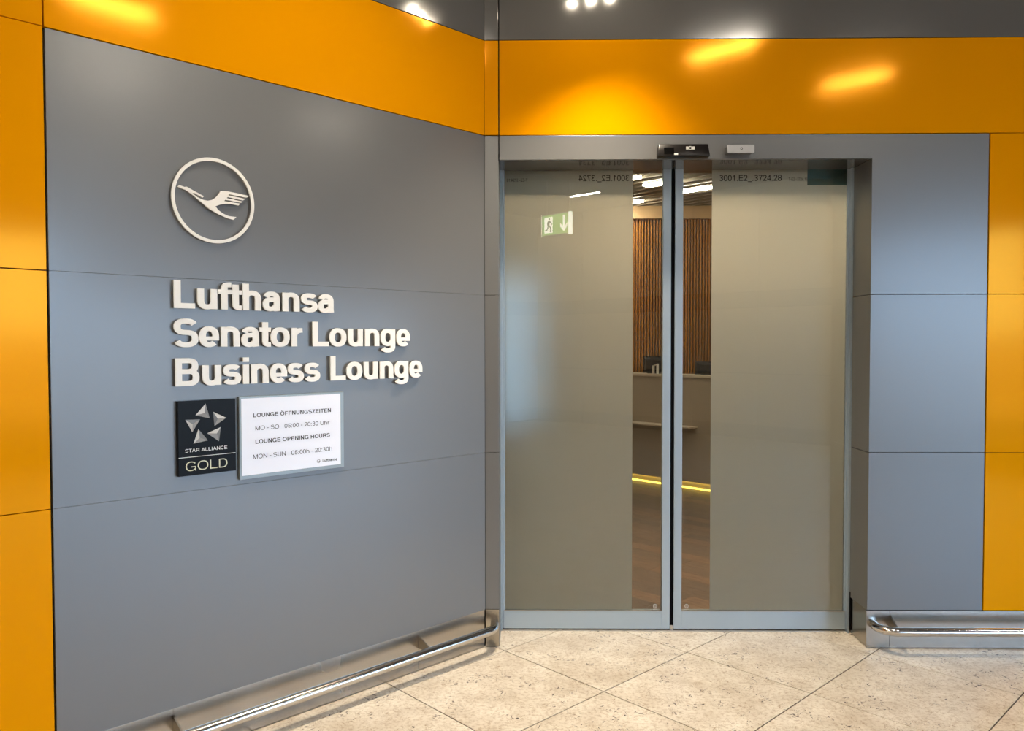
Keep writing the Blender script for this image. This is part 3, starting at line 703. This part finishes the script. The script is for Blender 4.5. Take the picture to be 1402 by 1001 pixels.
# ================================================================== SIGNS ON THE ANGLED WALL
LY0, LTH = -.019, .006      # front of the letters and their thickness; pins carry them on the panels
def line(s, a0, a1, zb, label):
    t = root('sign_lettering', LEFT, ((a0 + a1) / 2, 0, zb), label, 'sign', 'raised wall lettering')
    for k, ch in enumerate(s):
        if ch == ' ': continue
        mb = text_mb(s, a0, a1, zb, .102, LY0, LTH, (.225, .18), only=k)
        o = part('letter', mb, SIGNW, t)
        q4 = [mb.v[i] for i in mb.f[0]]; tx = sum(q[0] for q in q4) / len(q4); tz = sum(q[2] for q in q4) / len(q4)   # pin behind the first stroke
        part('standoff', MB().cyl(tx, LY0 + LTH - .001, tz, .0035, -LY0 - LTH + .002, 'y', 10), ALU, o)
line('Lufthansa', -1.5325, -.8710, 1.6603, 'top line of raised white lettering beginning with a capital L')
line('Senator Lounge', -1.5340, -.4760, 1.5197, 'middle line of raised white lettering ending in the word Lounge below the top line')
line('Business Lounge', -1.5305, -.4060, 1.3762, 'bottom line of raised white lettering directly above the plaques')
t = root('sign_emblem', LEFT, (-1.37, 0, 1.91), 'raised round white emblem of a flying crane in a ring', 'emblem')
# measured ring: x from -1.531 to -1.209, z from 1.913 to 2.225
part('ring', MB().ring(-1.3785, 2.0650, .1580, .1460, -.019, -.013, 128, 1.0), SIGNW, t)
CRANE = [(-1.5134, 2.0984), (-1.5079, 2.105), (-1.489, 2.1009), (-1.4814, 2.1028), (-1.4509, 2.0899), (-1.4177, 2.0763), (-1.423, 2.0701), (-1.4544, 2.0844), (-1.4587, 2.0812), (-1.4425, 2.0697), (-1.4209, 2.063), (-1.4034, 2.0618), (-1.3856, 2.0674), (-1.3722, 2.0778), (-1.3622, 2.0904), (-1.3548, 2.104), (-1.3267, 2.1064), (-1.29, 2.1042), (-1.2422, 2.0997), (-1.2504, 2.092), (-1.3214, 2.0966), (-1.3242, 2.0918), (-1.2575, 2.0866), (-1.266, 2.0798), (-1.327, 2.0853), (-1.3298, 2.0806), (-1.267, 2.0752), (-1.2741, 2.0699), (-1.3371, 2.0735), (-1.3404, 2.0679), (-1.2797, 2.0665), (-1.2835, 2.0581), (-1.309, 2.0603), (-1.3318, 2.0593), (-1.3545, 2.0539), (-1.3638, 2.0319), (-1.3459, 2.0209), (-1.3233, 2.0138), (-1.2933, 2.0136), (-1.3041, 2.0022), (-1.3279, 2.0054), (-1.364, 2.0167), (-1.3949, 2.0304), (-1.4254, 2.0513), (-1.4596, 2.076), (-1.4849, 2.0909), (-1.5059, 2.0952)]
CRANE.insert(35, (-1.3748, 2.0445))
part('crane', MB().prism(CRANE, -.019, -.013), SIGNW, t)
for x, z in ((-1.40, 2.04), (-1.345, 2.085)): part('standoff', MB().cyl(x, -.014, z, .004, .016, 'y', 10), ALU, t)
for a in (.8, 2.3, 3.9, 5.5): part('standoff', MB().cyl(-1.3785 + .1520 * math.cos(a), -.014, 2.0650 + .1520 * math.sin(a), .003, .016, 'y', 10), ALU, t)

# black plaque
t = root('plaque', LEFT, (-1.415, 0, 1.045), 'black plaque with five silver triangles and pale gold capital letters', 'plaque')
part('plate', MB().box(-1.524, -1.306, -.020, 0, 1.046, 1.3215), BLACKP, t, bev=.001)
STARS = [[(-1.4219, 1.308), (-1.4063, 1.2526), (-1.4598, 1.2673), (-1.4238, 1.2732)], [(-1.3936, 1.2762), (-1.3435, 1.2504), (-1.3887, 1.2225), (-1.3809, 1.2509)], [(-1.4973, 1.253), (-1.4436, 1.2512), (-1.4726, 1.2057), (-1.4742, 1.2341)], [(-1.4498, 1.2154), (-1.4147, 1.1709), (-1.4684, 1.163), (-1.4492, 1.1854)], [(-1.3647, 1.2168), (-1.3724, 1.1642), (-1.4168, 1.1973), (-1.3801, 1.1959)]]
for k, (A, B, C_, P) in enumerate(STARS):
    cxy = ((A[0] + B[0] + C_[0]) / 3, (A[1] + B[1] + C_[1]) / 3)
    P = ((P[0] + cxy[0]) / 2, (P[1] + cxy[1]) / 2)
    order = ((A, B, P, 2), (B, C_, P, 1), (C_, A, P, 0)) if k != 1 else ((A, B, P, 0), (B, C_, P, 1), (C_, A, P, 2))
    base = part('star_point', MB().prism([A, B, C_], -.0203, -.0198), SILV[1], t)
    me = base.data
    for m_ in SILV: me.materials.append(m_)
    b = Vector(t['base']); n0 = len(me.vertices)
    vs = [tuple(q.co) for q in me.vertices]; fs = [tuple(p.vertices) for p in me.polygons]
    add = []; mi = [0] * len(fs)
    for (p1, p2, p3, c_) in order:
        i0 = len(vs)
        for q, yy in ((p1, -.0207), (p2, -.0207), (p3, -.0245)): vs.append(tuple(Vector((q[0], yy, q[1])) - b))
        ar = (p2[0] - p1[0]) * (p3[1] - p1[1]) - (p3[0] - p1[0]) * (p2[1] - p1[1])
        fs.append((i0, i0 + 1, i0 + 2) if ar > 0 else (i0, i0 + 2, i0 + 1)); mi.append(c_ + 1)
    me2 = bpy.data.meshes.new('star_point'); me2.from_pydata(vs, [], fs)
    for m_ in [SILV[1]] + SILV: me2.materials.append(m_)
    for p_, i_ in zip(me2.polygons, mi): p_.material_index = i_
    base.data = me2
flat_text('lettering', 'STAR ALLIANCE', t, WPRINT, -1.4995, -1.3405, 1.1325, .0125, -.0208, (.15, .14))
part('rule', MB().box(-1.524, -1.308, -.0206, -.0199, 1.1135, 1.1155), WPRINT, t)
flat_text('lettering', 'GOLD', t, GOLDP, -1.4985, -1.3405, 1.0635, .034, -.0208, (.115, .105))
# opening hours frame
t = root('notice_frame', LEFT, (-1.054, 0, 1.003), 'grey metal frame with a white opening hours notice right of the black plaque', 'notice')
part('frame', MB().box(-1.2895, -.825, -.016, 0, 1.006, 1.327), mat('notice_frame_metal', (.28, .31, .31), .35, .4), t, bev=.0015)
part('paper', MB().box(-1.2815, -.8425, -.0175, -.0165, 1.0205, 1.319), PAPER, t)
py = -.0180
for s_, a0, a1, zb, cap, bd in (('LOUNGE ÖFFNUNGSZEITEN', -1.2335, -.889, 1.2445, .0155, (.19, .16)), ('MO - SO   05:00 - 20:30 Uhr', -1.225, -.896, 1.193, .0165, (.13, .12)),
                               ('LOUNGE OPENING HOURS', -1.2255, -.8945, 1.1405, .0160, (.19, .16)), ('MON - SUN   05:00h - 20:30h', -1.2355, -.8845, 1.0820, .0170, (.13, .12)),
                               ('Lufthansa', -.930, -.861, 1.0380, .0115, (.20, .17))):
    flat_text('lettering', s_, t, INK, a0, a1, zb, cap, py, bd)
part('small_emblem', MB().ring(-.9490, 1.0435, .0075, .0062, py - .0001, py + .0003, 28).prism([(-.955, 1.0445), (-.947, 1.0425), (-.943, 1.0450), (-.944, 1.0415), (-.950, 1.0410)], py - .0001, py + .0003), INK, t)

# ================================================================== LAMPS OF THE HALL
def lamp(cx, cy, L, label):
    t = root('linear_lamp', WORLD, (cx, cy, HC), label, 'lamp', 'linear lamps on the hall ceiling')
    t.rotation_euler = (0, 0, math.radians(42)); t['base'] = [0, 0, 0]
    part('housing', MB().box(-L / 2 - .02, L / 2 + .02, -.045, .045, -.045, 0), MULL, t)
    part('diffuser', MB().box(-L / 2, L / 2, -.03, .03, -.052, -.044), LAMPW, t)
k_ = (HC - .05 - EYE) / (3.5 - EYE)
def at(x, y, refl):    # positions read from the mirror images, for a lamp plane at 3.5 m, rescaled to the true height
    return (x, y)
def back_pos(x, y):    # x, y at 3.5 m mirrored in the door wall
    return (x * k_, 2 * D - (2 * D - y) * k_)
pos = [back_pos(1.343, 2.49), back_pos(2.495, 1.865)]
n = Vector((s2, -s2)); c0 = n.dot(Vector((XC, D))); P = Vector((3.01, 2.39)); Q = (P - 2 * n * (P.dot(n) - c0)) * k_; P = Q - 2 * n * (Q.dot(n) - c0)
pos.append((P.x, P.y))
LL = ['linear ceiling lamp mirrored in the orange band right above the door sensor', 'linear ceiling lamp mirrored in the orange band near its right part', 'linear ceiling lamp whose soft mirror glow lies in the grey panel above the lettering']
for (x, y), l in zip(pos, LL): lamp(x, y, .60, l)
for (x, y), l in zip([(1.03, -4.84), (-1.2, -.8), (-2.8, -1.8), (-.9, -2.6), (-2.6, .3), (-.6, .9), (-2.2, -3.4)],
                     ['linear ceiling lamp mirrored in the glass above the exit sign'] + ['added linear ceiling lamp over the hall floor, outside the view'] * 6): lamp(x, y, .60, l)  # the last six are added out of view to brighten the hall
# three spots close to the corner
sp_ = root('spot_fixture', WORLD, (.37, 3.55, HC), 'three small ceiling spots in front of the doors by the corner', 'lamp')
sp_['base'] = [.37, 3.55, HC]
SZ = 3.60
part('rail', MB().box(.20, .54, 3.53, 3.57, SZ - .14, SZ - .10), MULL, sp_)
part('drop_rod', MB().box(.36, .38, 3.54, 3.56, SZ - .10, HC), MULL, sp_)
for (dx, dy) in ((-.10, -.03), (0, 0), (.10, .03)):
    x, y = .37 + dx, 3.55 + dy
    b_ = part('spot_can', MB().cyl(x, y, SZ - .22, .032, .10, 'z', 20), MULL, sp_)
    part('spot_lens', MB().cyl(x, y, SZ - .225, .022, .006, 'z', 20), SPOTE, sp_)
    ld = bpy.data.lights.new('spot_light', 'SPOT'); ld.energy = SPOT_W; ld.color = (1., .84, .64); ld.spot_size = math.radians(88); ld.spot_blend = 1.; ld.shadow_soft_size = .02
    lo = bpy.data.objects.new('spot_light', ld); COL.objects.link(lo); lo.location = (x, y, SZ - .235)
    lo.rotation_euler = (math.radians(-6), 0, 0)

# added unseen spot over the sign wall: it throws the letters' shadows downwards
WX, WY, WZ = -1.0, -1.25, 3.90
t = root('added_washer', LEFT, (WX, WY, HC), 'added ceiling spot washing the sign wall from above, outside the view', 'lamp')
part('can', MB().cyl(WX, WY, WZ + .01, .06, HC - WZ - .01, 'z', 24), MULL, t)
ld = bpy.data.lights.new('added_washer_beam', 'SPOT'); ld.energy = 130.; ld.color = (1., .88, .72); ld.spot_size = math.radians(80); ld.spot_blend = 1.; ld.shadow_soft_size = .035
lo = bpy.data.objects.new('added_washer_beam', ld); COL.objects.link(lo)
lo.matrix_world = LEFT @ Matrix.Translation((WX, WY, WZ)) @ Matrix.Rotation(math.radians(30), 4, 'X')

# exit sign hanging in the hall behind the photographer, read in the glass of the left leaf
ex, ey, ez = .477 - .03, 2 * DY - 10.0, 3.03
EXF = Matrix.Translation((ex, ey, 0)) @ Matrix.Rotation(math.radians(180 + 45), 4, 'Z')
t = root('exit_sign', EXF, (0, 0, ez), 'green lit emergency exit sign with running man and down arrow, mirrored in the door', 'sign')
part('case', MB().box(-.20, .25, -.03, .04, ez - .14, ez + .14), MULL, t)
part('face', MB().box(-.19, .24, -.034, -.030, ez - .125, ez + .125), GREENS, t)
for x in (-.2, .19): part('hanger', MB().box(x, x + .01, 0, .01, ez + .14, HC), MULL, t)
for x in (-.208, .25): part('side_diffuser', MB().box(x, x + .008, -.03, .04, ez - .14, ez + .14), WHITES, t)
part('arrow', MB().prism([(-.145, ez + .10), (-.115, ez + .10), (-.115, ez - .04), (-.07, ez + .01), (-.07, ez - .035), (-.13, ez - .10), (-.19, ez - .035), (-.19, ez + .01), (-.145, ez - .04)], -.036, -.034), WHITES, t)
part('doorway', MB().box(.06, .20, -.036, -.034, ez - .10, ez + .10), WHITES, t)
part('running_man', MB().cyl(.115, -.0375, ez + .075, .014, .001, 'y', 12).prism([(.10, ez + .055), (.15, ez + .045), (.155, ez + .0), (.14, ez - .01), (.16, ez - .05), (.19, ez - .055), (.19, ez - .07), (.145, ez - .065), (.125, ez - .02), (.10, ez - .045), (.105, ez - .09), (.088, ez - .09), (.08, ez - .035), (.11, ez + .0), (.115, ez + .03), (.09, ez + .02), (.075, ez - .005), (.065, ez + .0), (.08, ez + .035)], -.0375, -.0365), mat('sign_green_print', (.02, .25, .04), .5), t)

# ================================================================== LOUNGE INTERIOR
t = root('reception_counter', CNT, (-4.2, 0, 0), 'taupe reception counter with a pale top and a yellow light strip at its foot', 'counter')
CX0, CX1 = -5.9, -1.6
part('front_panel', MB().box(CX0, CX1, 0, .03, .085, 1.175), COUNTER, t, bev=.001)
part('countertop', MB().box(CX0 - .02, CX1 + .02, -.02, .30, 1.175, 1.20), CTOP, t, bev=.002)
part('body', MB().box(CX0 + .02, CX1 - .02, .03, .28, .085, 1.175), COUNTER, t)
part('plinth', MB().box(CX0 + .05, CX1 - .05, .06, .30, 0, .085), CTOP, t)
part('led_strip', MB().box(CX0 + .05, CX1 - .05, .052, .060, .004, .020), LED, t)
part('led_strip', MB().box(CX0 + .05, CX1 - .05, .035, .058, .078, .085), LED, t)
shx = -4.35
part('bag_shelf', MB().box(-5.6, -4.5, -.17, 0, .655, .672), CTOP, t, bev=.001)
def monitor(lx, ly, w_, h_, rz, label):
    Fm = CNT @ Matrix.Translation((lx, ly, 1.2)) @ Matrix.Rotation(rz, 4, 'Z')
    t = root('monitor', Fm, (0, 0, 0), label, 'monitor', 'monitors on the reception counter')
    part('back_shell', MB().box(-w_ / 2, w_ / 2, 0, .025, .005, h_), BLACKM, t, bev=.004)
    m = MB(); m.v = [(-w_ * .32, -.03, .05), (w_ * .32, -.03, .05), (w_ * .32, -.03, h_ * .75), (-w_ * .32, -.03, h_ * .75), (-w_ * .44, 0, .02), (w_ * .44, 0, .02), (w_ * .44, 0, h_ * .92), (-w_ * .44, 0, h_ * .92)]
    m.f = [(0, 1, 2, 3), (0, 4, 5, 1), (1, 5, 6, 2), (2, 6, 7, 3), (3, 7, 4, 0)]
    part('back_bulge', m, BLACKM, t)
    part('stand', MB().box(-.03, .03, -.02, .0, 0, .08), BLACKM, t)
    part('base_plate', MB().box(-.09, .09, -.06, .06, 0, .008), BLACKM, t, bev=.002)
    part('screen', MB().box(-w_ / 2 + .01, w_ / 2 - .01, .025, .027, .015, h_ - .01), SENSOR2, t)
PXM = lambda x, yoff: None
def on_counter(px, ly):
    """local x on the counter, for a picture column px and a depth ly behind the front"""
    d = rt * ((px - 701) / F_PX) + fw; d.z = 0
    # (t*d.x + t*d.y)*s2 = UC*s2 + ly
    k = (UC * s2 + ly) / ((d.x + d.y) * s2); p = d * k
    return (CNT.inverted() @ Vector((p.x, p.y, 0))).x
monitor(on_counter(899, .16), .16, .34, .19, math.radians(10), 'black monitor seen from behind on the counter, nearest the left door leaf')
monitor(on_counter(972, .16), .16, .30, .14, math.radians(30), 'low black monitor turned aside on the counter, beside the frosted film of the right leaf')
hx = on_counter(899, .05)
t = root('card_holder', CNT, (hx, .05, 1.2), 'small white angular card holder on the counter before the left monitor', 'holder')
m = MB().box(hx - .045, hx - .040, .03, .07, 1.2, 1.29).box(hx + .01, hx + .015, .03, .07, 1.2, 1.31)
part('side', m, SIGNW, t)
m = MB(); m.v = [(hx - .045, .03, 1.288), (hx + .015, .03, 1.308), (hx + .015, .07, 1.308), (hx - .045, .07, 1.288)]; m.v += [(a, b, c - .005) for a, b, c in m.v]
m.f = [(0, 1, 2, 3), (7, 6, 5, 4), (0, 4, 5, 1), (1, 5, 6, 2), (2, 6, 7, 3), (3, 7, 4, 0)]
part('top_sheet', m, SIGNW, t)

# lounge lamps, set among the baffles (located from the picture column and row on the lamp plane)
def at_px(px, py, z):
    d = fw + rt * ((px - 701) / F_PX) - up * ((py - 500.5) / F_PX); k = (z - EYE) / d.z; return Vector((0, 0, EYE)) + d * k
def llamp(p0, p1, label):
    a = CNT.inverted() @ p0; b = CNT.inverted() @ p1; y = (a.y + b.y) / 2
    t = root('ceiling_lamp', CNT, ((a.x + b.x) / 2, y, ZL), label, 'lamp', 'white linear lamps in the lounge ceiling')
    part('diffuser', MB().box(min(a.x, b.x), max(a.x, b.x), y - .05, y + .05, ZL - .022, ZL - .002), LAMPL, t)
    part('housing', MB().box(min(a.x, b.x) - .02, max(a.x, b.x) + .02, y - .06, y + .06, ZL - .002, ZL + .03), BAFF, t)
llamp(at_px(886, 256, ZL - .02), at_px(926, 247.5, ZL - .02), 'lit white linear lamp seen left of the door gap, higher one')
llamp(at_px(836, 283, ZL - .02), at_px(876, 275.5, ZL - .02), 'lit white linear lamp at the edge of the left film, lower one')
llamp(at_px(836, 250, ZL - .02), at_px(875, 243.5, ZL - .02), 'lit white linear lamp at the edge of the left film under the lintel')
llamp(at_px(932, 264, ZL - .02), at_px(972, 257, ZL - .02), 'lit white linear lamp seen right of the door gap')
for (x, y) in ((-2.6, -2.4), (-4.4, -3.2), (-2.9, -.9), (-1.0, -1.4)):
    t = root('ceiling_lamp', CNT, (x, y, ZL), 'lit white linear lamp hidden behind the frosted film', 'lamp', 'white linear lamps in the lounge ceiling')
    part('diffuser', MB().box(x - .3, x + .3, y - .05, y + .05, ZL - .022, ZL - .002), LAMPL, t)
# downlights just inside the doors
for k, (x, y, e_) in enumerate(((.52, 4.60, 1.), (1.18, 4.60, .8), (1.50, 4.50, .9))):
    t = root('downlight', WORLD, (x, y, ZL - .03), 'small warm downlight just inside the sliding doors', 'lamp', 'downlights inside the doors')
    m = MB().ring(x, 0, .05, .04, 0, .01, 24); m.v = [(p[0], y + p[2], ZL - .03 + p[1]) for p in m.v]
    part('trim_ring', m, ALUB, t)
    ld = bpy.data.lights.new('downlight_beam', 'SPOT'); ld.energy = LOUNGE_SPOT_W * e_; ld.color = (1., .66, .36); ld.spot_size = math.radians(120); ld.spot_blend = .8; ld.shadow_soft_size = .04
    lo = bpy.data.objects.new('downlight_beam', ld); COL.objects.link(lo); lo.location = (x, y, ZL - .05); lo.rotation_euler = (math.radians(-12), 0, 0)

for o in S.objects:
    if 'base' in o: del o['base']
print('tiles', min(250, len(spots)), 'planks', npl)
